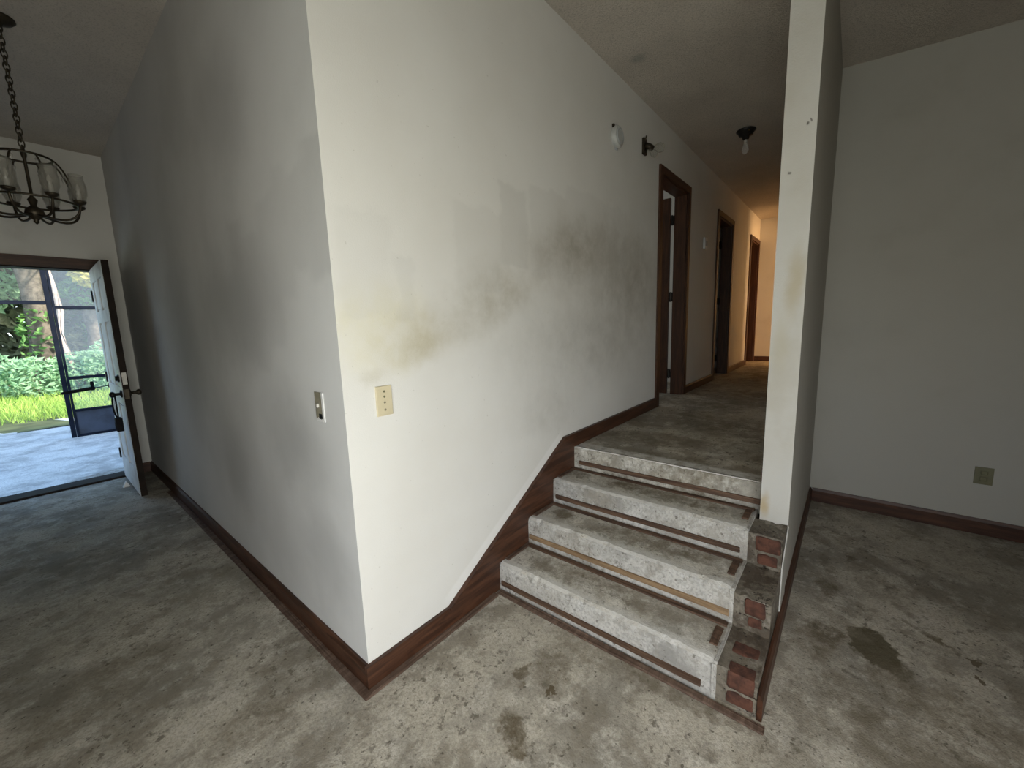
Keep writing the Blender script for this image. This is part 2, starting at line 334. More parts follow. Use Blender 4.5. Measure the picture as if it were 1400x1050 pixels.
def empty(name, loc, label=None, cat=None, group=None, kind=None):
    o = bpy.data.objects.new(name, None); COL.objects.link(o); o.location = loc; o.empty_display_size = .1
    o.matrix_world = Matrix.Translation(loc)
    return tag(o, label, cat, group, kind)
def struct(name, mb, mat, label=None, **k): return tag(mb.build(name, mat, **k), label, kind='structure')

# ------------------------------------------------------------------ dimensions (metres)
CZ = 3.02; HZ = 0.577                                # ceiling, hall floor
XR = 2.93; YF = 4.11; YB = -2.30; XL = -1.75; XE = 7.74
PY0, PY1, PX = -1.178, -1.066, 1.42                  # partition faces and its front end
NX = [.745, .995, 1.25, 1.497]; NZ = [.147, .293, .438, HZ]; SY = -1.048
DOORS = [(2.99, 3.71), (4.93, 5.66), (6.985, 7.655)]; DT = 2.595

# ------------------------------------------------------------------ floors, ceiling
struct('floor', MB().box(XL, 7.9, YB - .15, YF + .02, -.15, 0), 'floor_concrete', 'stained bare concrete floor')
struct('floor_hall', MB().box(NX[3] + .012, XE, PY1, 3.95, .45, HZ), 'hall_concrete', 'bare raised hall floor above the steps')
struct('ceiling', MB().box(XL - .15, 7.9, -8.5, YF + .15, CZ, CZ + .12), 'ceiling', 'popcorn textured ceiling')  # added stretch beyond wall_back, out of view, keeps sun out of the sliding door

struct('ceiling_right', MB().prism([(PY0, 2.935), (PY0, CZ), (YB, CZ), (YB, 2.855)], 'X', PX, XR), 'ceiling', 'slightly lower ceiling of the sunken room')
# ------------------------------------------------------------------ walls
struct('wall_left', MB().prism([(0, 0), (.12, .12), (.12, YF), (0, YF)], 'Z', 0, CZ), 'left_wall', 'grey patchy wall beside the front door')
def wall_x(mb, x0, x1, y0, y1, z0, z1, ops):           # wall along x with openings (xa, xb, za, zb)
    cur = x0
    for xa, xb, za, zb in sorted(ops):
        if xa > cur: mb.box(cur, xa, y0, y1, z0, z1)
        if za > z0: mb.box(xa, xb, y0, y1, z0, za)
        if zb < z1: mb.box(xa, xb, y0, y1, zb, z1)
        cur = xb
    if x1 > cur: mb.box(cur, x1, y0, y1, z0, z1)
    return mb
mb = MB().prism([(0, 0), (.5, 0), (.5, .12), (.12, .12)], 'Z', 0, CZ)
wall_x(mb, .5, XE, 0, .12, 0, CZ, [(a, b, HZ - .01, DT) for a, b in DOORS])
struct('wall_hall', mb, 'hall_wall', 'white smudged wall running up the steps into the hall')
struct('wall_front', wall_x(MB(), XL, 7.9, YF, YF + .15, -.15, CZ, [(-1.10, -.19, 0.0, 1.995), (2.85, 3.75, 1.45, 2.45)]), 'wall_plain', 'wall around the front door')
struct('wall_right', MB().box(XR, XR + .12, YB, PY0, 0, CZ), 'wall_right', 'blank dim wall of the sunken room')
mb = MB(); wall_x(mb, PX, XE, PY0, PY1, 0, CZ, [(6.82, 7.68, HZ - .01, DT)])
mb.prism([(1.26, .0), (PX, .0), (PX, .425), (1.26, .30)], 'Y', PY0 - .004, PY0 + .001)
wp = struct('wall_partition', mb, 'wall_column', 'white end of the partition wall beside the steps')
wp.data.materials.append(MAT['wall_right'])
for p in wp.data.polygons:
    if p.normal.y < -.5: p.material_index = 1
struct('wall_hall_end', MB().box(XE, XE + .12, -3, YF, 0, CZ), 'wall_plain', 'end wall of the hall')
struct('wall_back', wall_x(MB(), XL, XR + .12, YB - .15, YB, -.15, CZ, [(-1.40, -.20, 0.06, 2.08)]), 'dark_unseen_wall', 'wall behind the sliding door')
struct('wall_far_left', MB().box(XL - .15, XL, YB - .15, -2.12, -.15, CZ).box(XL - .15, XL, -.78, YF + .15, -.15, CZ).box(XL - .15, XL, -2.12, -.78, -.15, .58).box(XL - .15, XL, -2.12, -.78, 1.92, CZ), 'dark_unseen_wall', 'far left wall of the entry room')
mb = MB(); wall_x(mb, XR + .12, 7.9, -2.9, -2.78, 0, CZ, [(6.15, 7.15, 1.15, 2.35)]); mb.box(5.2, 5.3, -2.78, PY0, 0, CZ)
struct('wall_end_room', mb, 'wall_plain', 'walls of the room at the hall end')
struct('floor_end_room', MB().box(5.3, XE, -2.78, PY0, .45, HZ), 'hall_concrete', 'floor of the room at the hall end')
struct('wall_light_block', MB().box(XL, -1.28, -.62, -.50, 0, CZ), 'dark_unseen_wall', 'added unseen short wall shading the far part of the grey wall')  # added out of view to block side window light along wall_left
struct('wall_bedroom', MB().box(4.55, 4.65, .12, YF, 0, CZ).box(6.3, 6.4, .12, YF, 0, CZ).box(2.3, 2.4, .12, YF, 0, CZ), 'wall_plain', 'walls between the bedrooms')
# sliding door frame behind the camera
sl = empty('window_1', (-.80, -2.37, .06), 'sliding glass door behind the viewer', kind='structure')
for x in (-1.40, -.825, -.25): MB().box(x, x + .05, -2.385, -2.335, .06, 2.08).build('frame_stile', 'white_paint', sl)
for z in (.06, 2.03): MB().box(-1.40, -.20, -2.385, -2.335, z, z + .05).build('frame_rail', 'white_paint', sl)

sl = empty('window_2', (XL - .08, -1.45, .58), 'side window to the left of the viewer', kind='structure')
for y in (-2.12, -1.475, -.83): MB().box(XL - .06, XL - .02, y, y + .05, .58, 1.92).build('frame_stile', 'white_paint', sl)
for z in (.58, 1.87): MB().box(XL - .06, XL - .02, -2.12, -.78, z, z + .05).build('frame_rail', 'white_paint', sl)
# ------------------------------------------------------------------ skirting and trims
def base_profile(t, h): return [(0, 0), (t, 0), (t, h * .82), (t * .55, h), (0, h)]
struct('baseboard_left', MB().prism([(-p[0], p[1]) for p in base_profile(.016, .098)], 'Y', -.0002, YF), 'trim_wood_y', 'dark brown baseboard along the grey wall')
sk = [(-.016, 0), (NX[0], 0), (NX[0], NZ[0] - .002), (NX[1], NZ[0] - .002), (NX[1], NZ[1] - .002), (NX[2], NZ[1] - .002), (NX[2], NZ[2] - .002), (NX[3], NZ[2] - .002), (NX[3], HZ), (DOORS[0][0] - .06, HZ),
      (DOORS[0][0] - .06, HZ + .09), (1.392, HZ + .09), (.405, .098), (-.016, .098)]
struct('trim_1', MB().prism(sk, 'Y', -.016, 0), 'trim_wood', 'dark brown skirt board rising along the steps')
struct('trim_2', MB().prism([(.40, .088), (.405, .098), (1.392, HZ + .09), (2.93, HZ + .09), (2.93, HZ + .078), (1.40, HZ + .078)], 'Y', -.021, -.0155), 'trim_wood', 'raised cap moulding of the skirt board')
for i, (a, b) in enumerate(((DOORS[0][1] + .06, DOORS[1][0] - .06), (DOORS[1][1] + .06, DOORS[2][0] - .06))):
    struct('baseboard_hall', MB().prism([(-p[0], HZ + p[1]) for p in base_profile(.014, .085)], 'X', a, b), 'trim_wood', 'brown baseboard between the hall doors')
struct('baseboard_hall_end', MB().box(XE - .014, XE, PY1, -.0, HZ, HZ + .085), 'trim_wood_y', 'brown baseboard of the hall end wall')
struct('baseboard_hall_right', MB().prism([(PY1 + p[0], HZ + p[1]) for p in base_profile(.014, .085)], 'X', 1.50, 6.80), 'trim_wood', 'brown baseboard on the hall side of the partition')
struct('baseboard_right', MB().prism([(XR - p[0], p[1]) for p in base_profile(.016, .098)], 'Y', YB, PY0 - .016), 'trim_wood_y', 'dark brown baseboard of the blank right wall')
struct('baseboard_partition', MB().prism([(PY0 - p[0], p[1]) for p in base_profile(.016, .098)], 'X', .752, XR), 'trim_wood', 'dark brown baseboard below the partition')
struct('baseboard_front', MB().box(-.10, -.016, YF - .015, YF, 0, .098), 'trim_wood', 'short baseboard beside the front door')
# front door casing
c = empty('trim_3', (-.645, YF, 0), 'dark wooden casing of the front door', kind='structure')
MB().prism([(-1.19, 2.085), (-.10, 2.085), (-.19, 1.995), (-1.10, 1.995)], 'Y', YF - .018, YF).build('head_casing', 'trim_wood', c)
MB().prism([(-.19, 0), (-.10, 0), (-.10, 2.085), (-.19, 1.995)], 'Y', YF - .018, YF).build('side_casing', 'door_wood', c)
MB().prism([(-1.10, 0), (-1.19, 0), (-1.19, 2.085), (-1.10, 1.995)], 'Y', YF - .018, YF).build('side_casing', 'door_wood', c)
MB().box(-1.10, -.19, YF, YF + .15, 1.985, 1.995).build('head_jamb', 'door_edge', c)
MB().box(-1.10, -.19, YF - .03, YF + .17, -.02, .018, .006).build('threshold', 'door_edge', c)

# ------------------------------------------------------------------ hall doors
door_lbl = ['brown door standing open in the nearest hall doorway', 'brown door open in the dark middle hall doorway', 'brown door open in the farthest hall doorway']
for i, (a, b) in enumerate(DOORS):
    cs = empty('trim_%d' % (4 + i), (a, 0, HZ), ['dark casing of the nearest hall door', 'dark casing of the middle hall door', 'dark casing of the farthest hall door'][i], kind='structure')
    MB().prism([(a - .065, HZ), (a, HZ), (a, DT), (a - .065, DT + .065)], 'Y', -.018, 0).build('side_casing', 'door_wood', cs)
    MB().prism([(b + .065, HZ), (b, HZ), (b, DT), (b + .065, DT + .065)], 'Y', -.018, 0).build('side_casing', 'door_wood', cs)
    MB().prism([(a, DT), (b, DT), (b + .065, DT + .065), (a - .065, DT + .065)], 'Y', -.018, 0).build('head_casing', 'trim_wood', cs)
    MB().box(a, a + .016, 0, .12, HZ, DT).build('side_jamb', 'door_wood', cs)
    MB().box(b - .016, b, 0, .12, HZ, DT).build('side_jamb', 'door_wood', cs)
    MB().box(a, b, 0, .12, DT - .016, DT).build('head_jamb', 'trim_wood', cs)
    d = empty('door_%d' % (2 + i), (b, .13, HZ), door_lbl[i], kind='structure')
    xw = b - .030
    MB().box(xw - .035, xw, .145, .145 + (b - a) - .05, HZ + .01, DT - .025, .002).build('door_leaf', 'door_wood', d)
    for z in (HZ + .22, HZ + 1.02, HZ + 1.78):
        h = MB().box(xw - .01, b - .015, .115, .150, z - .045, z + .045).tube([(xw - .012, .132, z - .05), (xw - .012, .132, z + .05)], .007, 8)
        h.build('hinge', 'black_metal', d)
    if i == 0:
        MB().lathe([(.028, 0), (.028, .006), (.010, .012), (.010, .03), (.024, .042), (.026, .055), (.012, .066)], (xw - .035, .145 + (b - a) - .11, HZ + .93), (-1, 0, 0), 14).build('door_knob', 'brass', d, True)

# ------------------------------------------------------------------ staircase
st = empty('staircase', (.745, -.55, 0), 'four worn concrete steps with wood tack strips climbing to the hall', 'staircase')
def rough_step(x0, x1, z0, z1, y0, y1, seed, wob=.006):
    """block with an irregular worn nosing and right end"""
    r = random.Random(seed); n = 44; bm = bmesh.new(); rows = []
    for k in range(n + 1):
        y = y0 + (y1 - y0) * k / n
        e = r.uniform(0, wob); g = r.uniform(0, wob)
        if r.random() < .10: e += .008; g += .006
        prof = [(x0, z0), (x0 + r.uniform(0, .002), z1 - .020 - g), (x0 + .006 + e * .6, z1 - .006 - g * .5), (x0 + .022 + e, z1), (x1, z1), (x1, z0)]
        rows.append([bm.verts.new((px, y, pz)) for px, pz in prof])
    for p, q in zip(rows, rows[1:]):
        for j in range(6): bm.faces.new((p[j], p[(j + 1) % 6], q[(j + 1) % 6], q[j]))
    bm.faces.new(rows[0]); bm.faces.new(rows[-1][::-1])
    bmesh.ops.recalc_face_normals(bm, faces=bm.faces[:])
    o = MB(); o.merge(bm); return o
RP = MAT['riser_plaster']
for i in range(4):
    x1 = NX[i + 1] + .02 if i < 3 else 1.80
    z0 = NZ[i - 1] - .02 if i else 0
    step = rough_step(NX[i], x1 if i < 3 else NX[3] + .02, z0, NZ[i], SY if i < 3 else PY1, -.016, 20 + i).build('step', 'stair_concrete', st)
    step.data.materials.append(RP)
    for p in step.data.polygons:
        if p.normal.x < -.55: p.material_index = 1
    yr = SY if i < 3 else PY1
    # strip nailed to the riser
    a, b = [(-.03, -1.00), (-.025, -1.035), (-.035, -1.02), (-.055, -1.06)][i]
    zb = (NZ[i - 1] if i else 0) + .030
    MB().box(NX[i] - .008, NX[i] + .001, b, a, zb, zb + .025, .0015).jitter(.0012, 40 + i, 3).build('tack_strip', ['tack_wood', 'tack_wood_pale', 'tack_wood', 'tack_wood'][i], st)
    # strip at the back of the tread below
    zt = NZ[i - 1] if i else 0
    if i: MB().box(NX[i] - .038, NX[i] - .010, SY + .012, -.03, zt, zt + .008, .0015).jitter(.0012, 60 + i, 3).build('tack_strip', 'tack_wood', st)
    else: MB().box(NX[0] - .040, NX[0] - .012, -1.205, -.03, 0, .010, .0015).jitter(.002, 60, 4).build('tack_strip', 'tack_wood_x', st)
    # strip against the skirt board
    if i < 3: MB().box(NX[i] + .045, NX[i + 1] - .012, -.042, -.018, NZ[i], NZ[i] + .008, .0015).jitter(.002, 70 + i, 2).build('tack_strip', 'tack_wood_x', st)
    # short strip at the open end of the tread
    if i < 3:
        l = [(.085, .195), (.10, .225), (.10, .225)][i]
        MB().box(NX[i] + l[0], NX[i] + l[1], SY + .018, SY + .045, NZ[i], NZ[i] + .008, .003).jitter(.0015, 80 + i, 2).build('tack_strip', ['tack_wood', 'tack_wood', 'tack_wood'][i], st)
    # painted white edge at the open end (zigzag)
    if i < 3: MB().box(NX[i] - .0015, NX[i] + .001, SY - .001, SY + .014, zt + .01, NZ[i] - .004).box(NX[i] + .012, NX[i + 1], SY - .001, SY + .010, NZ[i] - .010, NZ[i] + .0015).jitter(.001, 95 + i, 3).build('paint_edge', 'riser_plaster', st)
# brick cheek along the open end, stepping with the treads
ck = MB()
XS = [NX[0] + .012, NX[1] + .008, NX[2] + .008, PX]
for i in range(3): ck.box(XS[i], PX, PY0 + .002, SY, (NZ[i - 1] - .012 if i else 0), NZ[i] - .010)
bmesh.ops.subdivide_edges(ck.bm, edges=ck.bm.edges[:], cuts=5, use_grid_fill=True)
r = random.Random(5)
for v in ck.bm.verts:
    if v.co.z > .01 and v.co.y < SY - .002: v.co += Vector((r.uniform(-.005, .004), 0, r.uniform(-.006, .003)))
cheek = ck.build('mortar_core', 'mortar', st)
cheek['label'] = 'exposed brick and mortar edge of the steps'
def brick(x0, x1, y0, y1, z0, z1, seed):
    b = MB().box(x0, x1, y0, y1, z0, z1, .009, 2); b.jitter(.0015, seed); b.build('brick', 'brick', cheek)
for i in range(3):
    zb = NZ[i - 1] - .012 if i else 0; x = XS[i]
    k = [(.0, .0), (.01, -.006), (-.004, .004)][i]
    brick(x - .008, x + .05, -1.168 + k[0], -1.082 + k[1], zb + .074, zb + .141, 11 + i)
    if i != 1: brick(x - .006, x + .05, -1.166 + k[1], -1.082 + k[0], zb + .012, zb + .062, 21 + i)
    else: brick(x - .003, x + .05, -1.15, -1.10, zb + .022, zb + .065, 21)
    brick(x + .100, x + .165 if i < 2 else x + .150, -1.165, -1.075, zb + .10, zb + .139 + .002 * (i == 2), 41 + i)

# floor tack strips along the walls
tag(MB().box(-.046, -.017, -.046, 3.2, 0, .009, .0015).jitter(.0015, 90, 4).build('tack_strip', 'tack_wood_x'), 'thin brown tack strip on the floor along the grey wall baseboard', 'tack strip', 'floor tack strips')
tag(MB().box(-.017, NX[0] - .05, -.046, -.017, 0, .009, .0015).jitter(.0015, 91, 4).build('tack_strip', 'tack_wood_x'), 'short brown tack strip on the floor between wall corner and steps', 'tack strip', 'floor tack strips')

# ------------------------------------------------------------------ front door leaf (open, hinged at the right jamb)
fd = empty('door_1', (-.19, YF, 0), 'white panelled front door standing open', kind='structure')
X0, X1 = -.213, -.168; Y0, Y1 = 3.245, 4.095; Z0, Z1 = .012, 1.978
MB().box(X0 + .012, X1 - .004, Y0 + .002, Y1, Z0, Z1).build('door_core', 'white_paint', fd)
MB().box(X0 + .002, X1, Y0 - .004, Y0 + .003, Z0, Z1).build('door_edge', 'door_edge', fd)
MB().box(X1 - .004, X1, Y0, Y1, Z0, Z1).build('door_outer_skin', 'door_edge', fd)
for y in ((Y0, Y0 + .11), ((Y0 + Y1) / 2 - .05, (Y0 + Y1) / 2 + .05), (Y1 - .11, Y1)): MB().box(X0, X0 + .013, y[0], y[1], Z0, Z1, .002).build('stile', 'white_paint', fd)
RZ = [(Z0, .24), (.80, .95), (1.50, 1.60), (1.86, Z1)]
for z in RZ: MB().box(X0 + .0005, X0 + .0125, Y0 + .10, Y1 - .10, z[0], z[1]).build('rail', 'white_paint', fd)
for (za, zb) in zip(RZ, RZ[1:]):
    for y0, y1 in ((Y0 + .125, (Y0 + Y1) / 2 - .065), ((Y0 + Y1) / 2 + .065, Y1 - .125)):
        p = MB(); lo, hi = za[1] + .02, zb[0] - .02
        p.prism([(y0, lo), (y1, lo), (y1, hi), (y0, hi)], 'X', X0 + .006, X0 + .0125)
        p.build('panel', 'white_paint', fd)
MB().lathe([(.032, 0), (.032, .008), (.022, .016), (.022, .026)], (X0, Y0 + .07, 1.03), (-1, 0, 0), 14).build('deadbolt', 'black_metal', fd, True)
MB().lathe([(.032, 0), (.032, .008), (.012, .014), (.012, .04), (.024, .052), (.026, .066), (.012, .078)], (X0, Y0 + .07, .90), (-1, 0, 0), 14).build('door_knob', 'black_metal', fd, True)
MB().lathe([(.032, 0), (.032, .008), (.012, .014), (.012, .04), (.024, .052), (.026, .066), (.012, .078)], (X1, Y0 + .07, .90), (1, 0, 0), 14).build('door_knob', 'bronze', fd, True)
MB().box(X0 + .008, X1 - .008, Y0 - .006, Y0 - .003, .98, 1.08).build('strike_plate', 'ceramic', fd)
MB().box(X0 + .008, X1 - .008, Y0 - .006, Y0 - .003, .86, .94).build('strike_plate', 'bronze', fd)
MB().box(X0 - .002, X0 + .001, Y0 + .03, Y0 + .19, .96, 1.10).build('patch_plate', 'white_plastic', fd)
for z in (.25, 1.0, 1.75): MB().tube([(X0 - .004, Y1 + .006, z - .05), (X0 - .004, Y1 + .006, z + .05)], .008, 8).build('hinge', 'black_metal', fd)
# key lockbox hanging from the knob
lb = empty('key_lockbox', (X0 - .045, Y0 + .06, .58), 'black key lockbox hanging by its shackle from the front door knob', 'lockbox')
yk, xk = Y0 + .065, X0 - .048
pts = [(xk, yk + .03, .70)] + [(xk - .012 * math.sin(a), yk + .03 + .055 * math.sin(a), .70 + .20 * (1 - math.cos(a)) / 2) for a in [math.pi * j / 9 for j in range(1, 10)]]
pts += [(xk, yk - .012, .885), (xk, yk - .03, .85), (xk, yk - .02, .76), (xk, yk - .012, .70)]
MB().tube(pts, .006, 8).build('shackle', 'rubber_black', lb, True)
MB().box(xk - .022, xk + .022, yk - .035, yk + .045, .59, .705, .008, 2).build('box_body', 'rubber_black', lb)
MB().box(xk - .025, xk - .021, yk - .022, yk + .03, .605, .67, .002).build('keypad_cover', 'frame_metal', lb)
# wedge of paper by the door
tag(MB().prism([(-.275, 0), (-.225, 0), (-.248, .055)], 'Y', 3.70, 3.735).build('paper_scrap', 'paper'), 'small white scrap on the floor beside the open front door', 'scrap')
# storm door closer on the jamb
dc = empty('door_closer', (-.195, 4.27, .90), 'black pneumatic door closer sticking out from the front door jamb', 'door closer')
MB().tube([(-.53, 4.28, .862), (-.515, 4.28, .866), (-.50, 4.28, .868), (-.31, 4.275, .888), (-.295, 4.275, .889)], [.004, .012, .016, .016, .010], 10).build('cylinder', 'rubber_black', dc, True)
MB().tube([(-.295, 4.275, .889), (-.20, 4.27, .901)], .004, 8).build('rod', 'black_metal', dc)
MB().tube([(-.57, 4.28, .848), (-.53, 4.28, .862)], .003, 6).build('end_pin', 'black_metal', dc)
MB().box(-.325, -.300, 4.268, 4.284, .868, .955, .002).build('bracket', 'frame_metal', dc)
MB().box(-.205, -.190, 4.262, 4.290, .88, .92).build('jamb_bracket', 'black_metal', dc)

# ------------------------------------------------------------------ plates on the walls
def screw(c, ax, par): MB().lathe([(.0035, 0), (.0035, .001), (.001, .0018)], c, ax, 8).build('screw', 'bronze', par)
sw = empty('switch_plate', (.155, 0, 1.10), 'ivory switch plate with a column of holes on the white wall', 'switch plate')
MB().box(.122, .190, -.007, 0, 1.044, 1.158, .003, 2).build('plate', 'ivory_plastic', sw)
for dz in (.036, .016, -.006, -.034): MB().lathe([(.0045, 0), (.0045, .0012), (.002, .002)], (.156, -.007, 1.101 + dz), (0, -1, 0), 10).build('button', 'olive_plastic' if dz > 0 else 'bare_metal_box', sw)
ls = empty('light_switch', (0, .182, 1.09), 'broken light switch in a bare box on the grey wall', 'light switch')
MB().box(-.004, 0, .160, .214, 1.040, 1.142, .001).build('box_plate', 'bare_metal_box', ls)
MB().box(-.005, 0, .146, .160, 1.030, 1.142, .001).build('wall_edge', 'white_paint', ls)
MB().box(-.012, -.003, .181, .191, 1.084, 1.098, .002).build('toggle', 'ceramic', ls)
MB().box(-.006, -.003, .163, .185, 1.040, 1.060).build('dark_gap', 'rubber_black', ls)
MB().prism([(.160, 1.030), (.205, 1.030), (.195, 1.045), (.185, 1.038), (.175, 1.050), (.160, 1.040)], 'X', -.006, -.003).build('plaster_chip', 'white_paint', ls)
ou = empty('wall_outlet', (XR, -2.015, .37), 'olive outlet cover low on the blank right wall', 'outlet')
MB().box(XR - .007, XR, -2.053, -1.975, .316, .424, .003, 2).build('plate', 'olive_plastic', ou)
for z in (.352, .390): MB().box(XR - .0085, XR - .006, -2.030, -1.998, z - .013, z + .013, .004).build('socket', 'olive_plastic', ou)
th = empty('doorbell_chime', (4.352, 0, 2.19), 'small white plate between the hall doors', 'wall plate')
MB().box(4.30, 4.41, -.022, 0, 2.135, 2.255, .006, 2).build('housing', 'white_plastic', th)
MB().box(4.325, 4.385, -.026, -.020, 2.165, 2.225, .003).build('face', 'grey_plastic', th)
# smoke detector
sm = empty('smoke_detector', (2.10, 0, 2.615), 'white round smoke detector high on the wall left of the bare bulb bracket', 'smoke detector')
MB().lathe([(.066, 0), (.070, .006), (.070, .022), (.062, .034), (.040, .038), (.0, .038)], (2.10, 0, 2.615), (0, -1, 0), 28).build('housing', 'aged_plastic', sm, False)
MB().torus((2.10, -.036, 2.615), .045, .005, (0, -1, 0), 24, 6).build('vent_ring', 'grey_plastic', sm, True)
MB().box(2.088, 2.112, -.016, -.001, 2.532, 2.552, .002).build('mount_tab', 'grey_plastic', sm)
MB().box(2.045, 2.062, -.016, -.001, 2.662, 2.685, .002).build('mount_tab', 'bronze', sm)
# wall light
wl = empty('wall_light', (2.60, 0, 2.69), 'dark bracket with a dusty bulb left of the nearest hall door', 'wall light')
MB().box(2.555, 2.615, -.020, 0, 2.635, 2.755, .004).build('backplate', 'bronze', wl)
MB().tube([(2.585, -.015, 2.70), (2.60, -.045, 2.69), (2.62, -.065, 2.675)], [.026, .022, .020], 12).build('socket', 'bronze', wl, True)
MB().lathe([(.014, 0), (.016, .02), (.030, .045), (.036, .068), (.030, .090), (.008, .104)], (2.615, -.060, 2.68), (.8, -.55, .12), 16).build('bulb', 'dusty_glass', wl, True)
MB().lathe([(.012, 0), (.015, .02), (.026, .04), (.028, .055), (.016, .072)], (2.60, -.045, 2.672), (.55, -.45, -.6), 14).build('bulb', 'dusty_glass', wl, True)
MB().tube([(2.575, -.018, 2.735), (2.575, -.03, 2.765)], .006, 8).build('stub', 'bronze', wl)
# ceiling light
cl = empty('ceiling_light', (3.70, -.49, CZ), 'black ceiling fixture with a bare clear bulb in the hall', 'ceiling light')
MB().lathe([(.078, 0), (.080, -.008), (.066, -.018), (.055, -.045), (.030, -.052), (.026, -.075), (.020, -.080)], (3.70, -.49, CZ), (0, 0, 1), 20).build('canopy', 'black_metal', cl, True)
MB().lathe([(.012, 0), (.014, -.012), (.016, -.03)], (3.70, -.49, CZ - .078), (0, 0, 1), 12).build('bulb_cap', 'ceramic', cl, True)
MB().lathe([(.015, 0), (.020, -.022), (.030, -.050), (.030, -.068), (.020, -.088), (.004, -.098)], (3.70, -.49, CZ - .104), (0, 0, 1), 16).build('bulb', 'glass_clear', cl, True)
for a in (0.6, 3.7): MB().lathe([(.006, 0), (.006, -.012), (.002, -.015)], (3.70 + .06 * math.cos(a), -.49 + .06 * math.sin(a), CZ - .014), (0, 0, 1), 8).build('screw', 'brass', cl)

# ------------------------------------------------------------------ chandelier
cx, cy = -.548, 2.15
ch = empty('chandelier', (cx, cy, CZ), 'dark tarnished chandelier hanging on a chain in the entry room', 'chandelier')
MB().lathe([(.062, 0), (.064, -.008), (.050, -.022), (.016, -.032), (.010, -.046)], (cx, cy, CZ), (0, 0, 1), 20).build('canopy', 'bronze', ch, True)
z = CZ - .05; k = 0
link = None
while z > 2.37:
    m = MB(); m.torus((0, 0, 0), .012, .0032, (0, 1, 0) , 12, 6, 1.0)
    if link is None:
        for v in m.bm.verts: v.co.z *= 1.75
        link = m.build('chain_link', 'bronze', ch, True); o = link
        o.matrix_parent_inverse = Matrix()
    else:
        m.bm.free(); o = link.copy(); COL.objects.link(o); o.parent = ch
    o.location = (0, 0, z - CZ); o.rotation_euler = (0, 0, (k % 2) * math.pi / 2 + .4)
    z -= .031; k += 1
MB().lathe([(.006, .36), (.012, .35), (.012, .33), (.007, .31), (.007, .12), (.020, .10), (.012, .07), (.034, .05), (.040, .025), (.022, .005), (.010, -.006), (.012, -.014), (.003, -.026)], (cx, cy, 2.025), (0, 0, 1), 14).build('stem', 'bronze', ch, True)
RC = .165
MB().torus((cx, cy, 2.345), RC * .62, .006, (0, 0, 1), 36, 6).build('top_hoop', 'bronze', ch, True)
MB().torus((cx, cy, 2.115), RC * 1.05, .006, (0, 0, 1), 36, 6).build('lower_hoop', 'bronze', ch, True)
for i in range(8):
    a = i * math.tau / 8 + .35; d = Vector((math.cos(a), math.sin(a), 0)); C0 = Vector((cx, cy, 0))
    pts = []
    for t in range(11):
        u = t / 10; rr = RC * (.12 + 1.05 * math.sin(u * math.pi / 2)); zz = 2.05 - .035 * math.sin(u * math.pi) + .075 * u * u
        pts.append(C0 + d * rr + Vector((0, 0, zz)))
    MB().tube(pts, .006, 8).build('arm', 'bronze', ch, True)
    e = pts[-1]
    MB().lathe([(.006, -.012), (.024, 0), (.028, .010), (.020, .012)], e, (0, 0, 1), 14).build('candle_cup', 'bronze', ch, True)
    MB().lathe([(.010, .010), (.010, .055), (.006, .058), (.011, .075), (.008, .092), (.002, .105)], e, (0, 0, 1), 10).build('candle_bulb', 'ceramic', ch, True)
    MB().lathe([(.024, .012), (.036, .05), (.038, .09), (.030, .13), (.031, .15), (.028, .15), (.027, .13), (.035, .09), (.033, .05), (.020, .014)], e, (0, 0, 1), 14).build('glass_shade', 'dusty_glass', ch, True)
    sp = [C0 + d * (RC * (.62 + .45 * math.sin(u * math.pi / 2))) + Vector((0, 0, 2.345 - .23 * u ** 1.5)) for u in [j / 8 for j in range(9)]]
    MB().tube(sp, .0045, 6).build('cage_wire', 'bronze', ch, True)
    for j in (1, 3, 5):
        q = sp[j] + Vector((0, 0, -.006)); MB().lathe([(.001, 0), (.008, -.012), (.006, -.024), (.001, -.038)], q, (0, 0, 1), 6).build('crystal_drop', 'dusty_glass', ch)

# ------------------------------------------------------------------ outdoors
struct('porch_floor', MB().box(-4, 3.5, YF + .15, 7.30, -.35, -.05), 'porch_concrete', 'pale concrete porch slab')
struct('path', MB().box(-4, 3.5, 7.32, 9.65, -.35, -.07), 'porch_concrete', 'pale concrete apron beyond the porch')
g = MB(); gb = bmesh.new(); bmesh.ops.create_grid(gb, x_segments=60, y_segments=50, size=1)
for v in gb.verts:
    v.co = Vector((v.co.x * 16, 8.6 + (v.co.y + 1) * 12, 0)); yy = v.co.y
    v.co.z = -.10 + .05 * math.sin(v.co.x * 1.7 + yy) + max(0, yy - 14) * .03
g.merge(gb); struct('ground', g, 'soil', 'grassy ground outside', smooth=True)
def blades(n, xr, yr, hr, wd, seed, mat, name, zoff=0.0):
    r = random.Random(seed); vs, fs = [], []
    for i in range(n):
        x = r.uniform(*xr); y = r.uniform(*yr); h = r.uniform(*hr); a = r.uniform(0, math.tau); zz = -.12 + max(0, y - 14) * .03 + zoff
        dx, dy = math.cos(a) * wd, math.sin(a) * wd; lx, ly = r.gauss(0, h * .35), r.gauss(0, h * .35); k = len(vs)
        vs += [(x - dx, y - dy, zz), (x + dx, y + dy, zz), (x + dx * .6 + lx * .45, y + dy * .6 + ly * .45, zz + h * .6), (x - dx * .6 + lx * .45, y - dy * .6 + ly * .45, zz + h * .6), (x + lx, y + ly, zz + h)]
        fs += [(k, k + 1, k + 2, k + 3), (k + 3, k + 2, k + 4)]
    me = bpy.data.meshes.new(name); me.from_pydata(vs, [], fs); me.materials.append(MAT[mat]); o = bpy.data.objects.new(name, me); COL.objects.link(o); return o
tag(blades(15000, (-4, 4), (9.6, 16), (.10, .24), .010, 3, 'grass', 'lawn_grass'), 'bright yellow green grass beyond the porch', 'grass', kind='stuff')
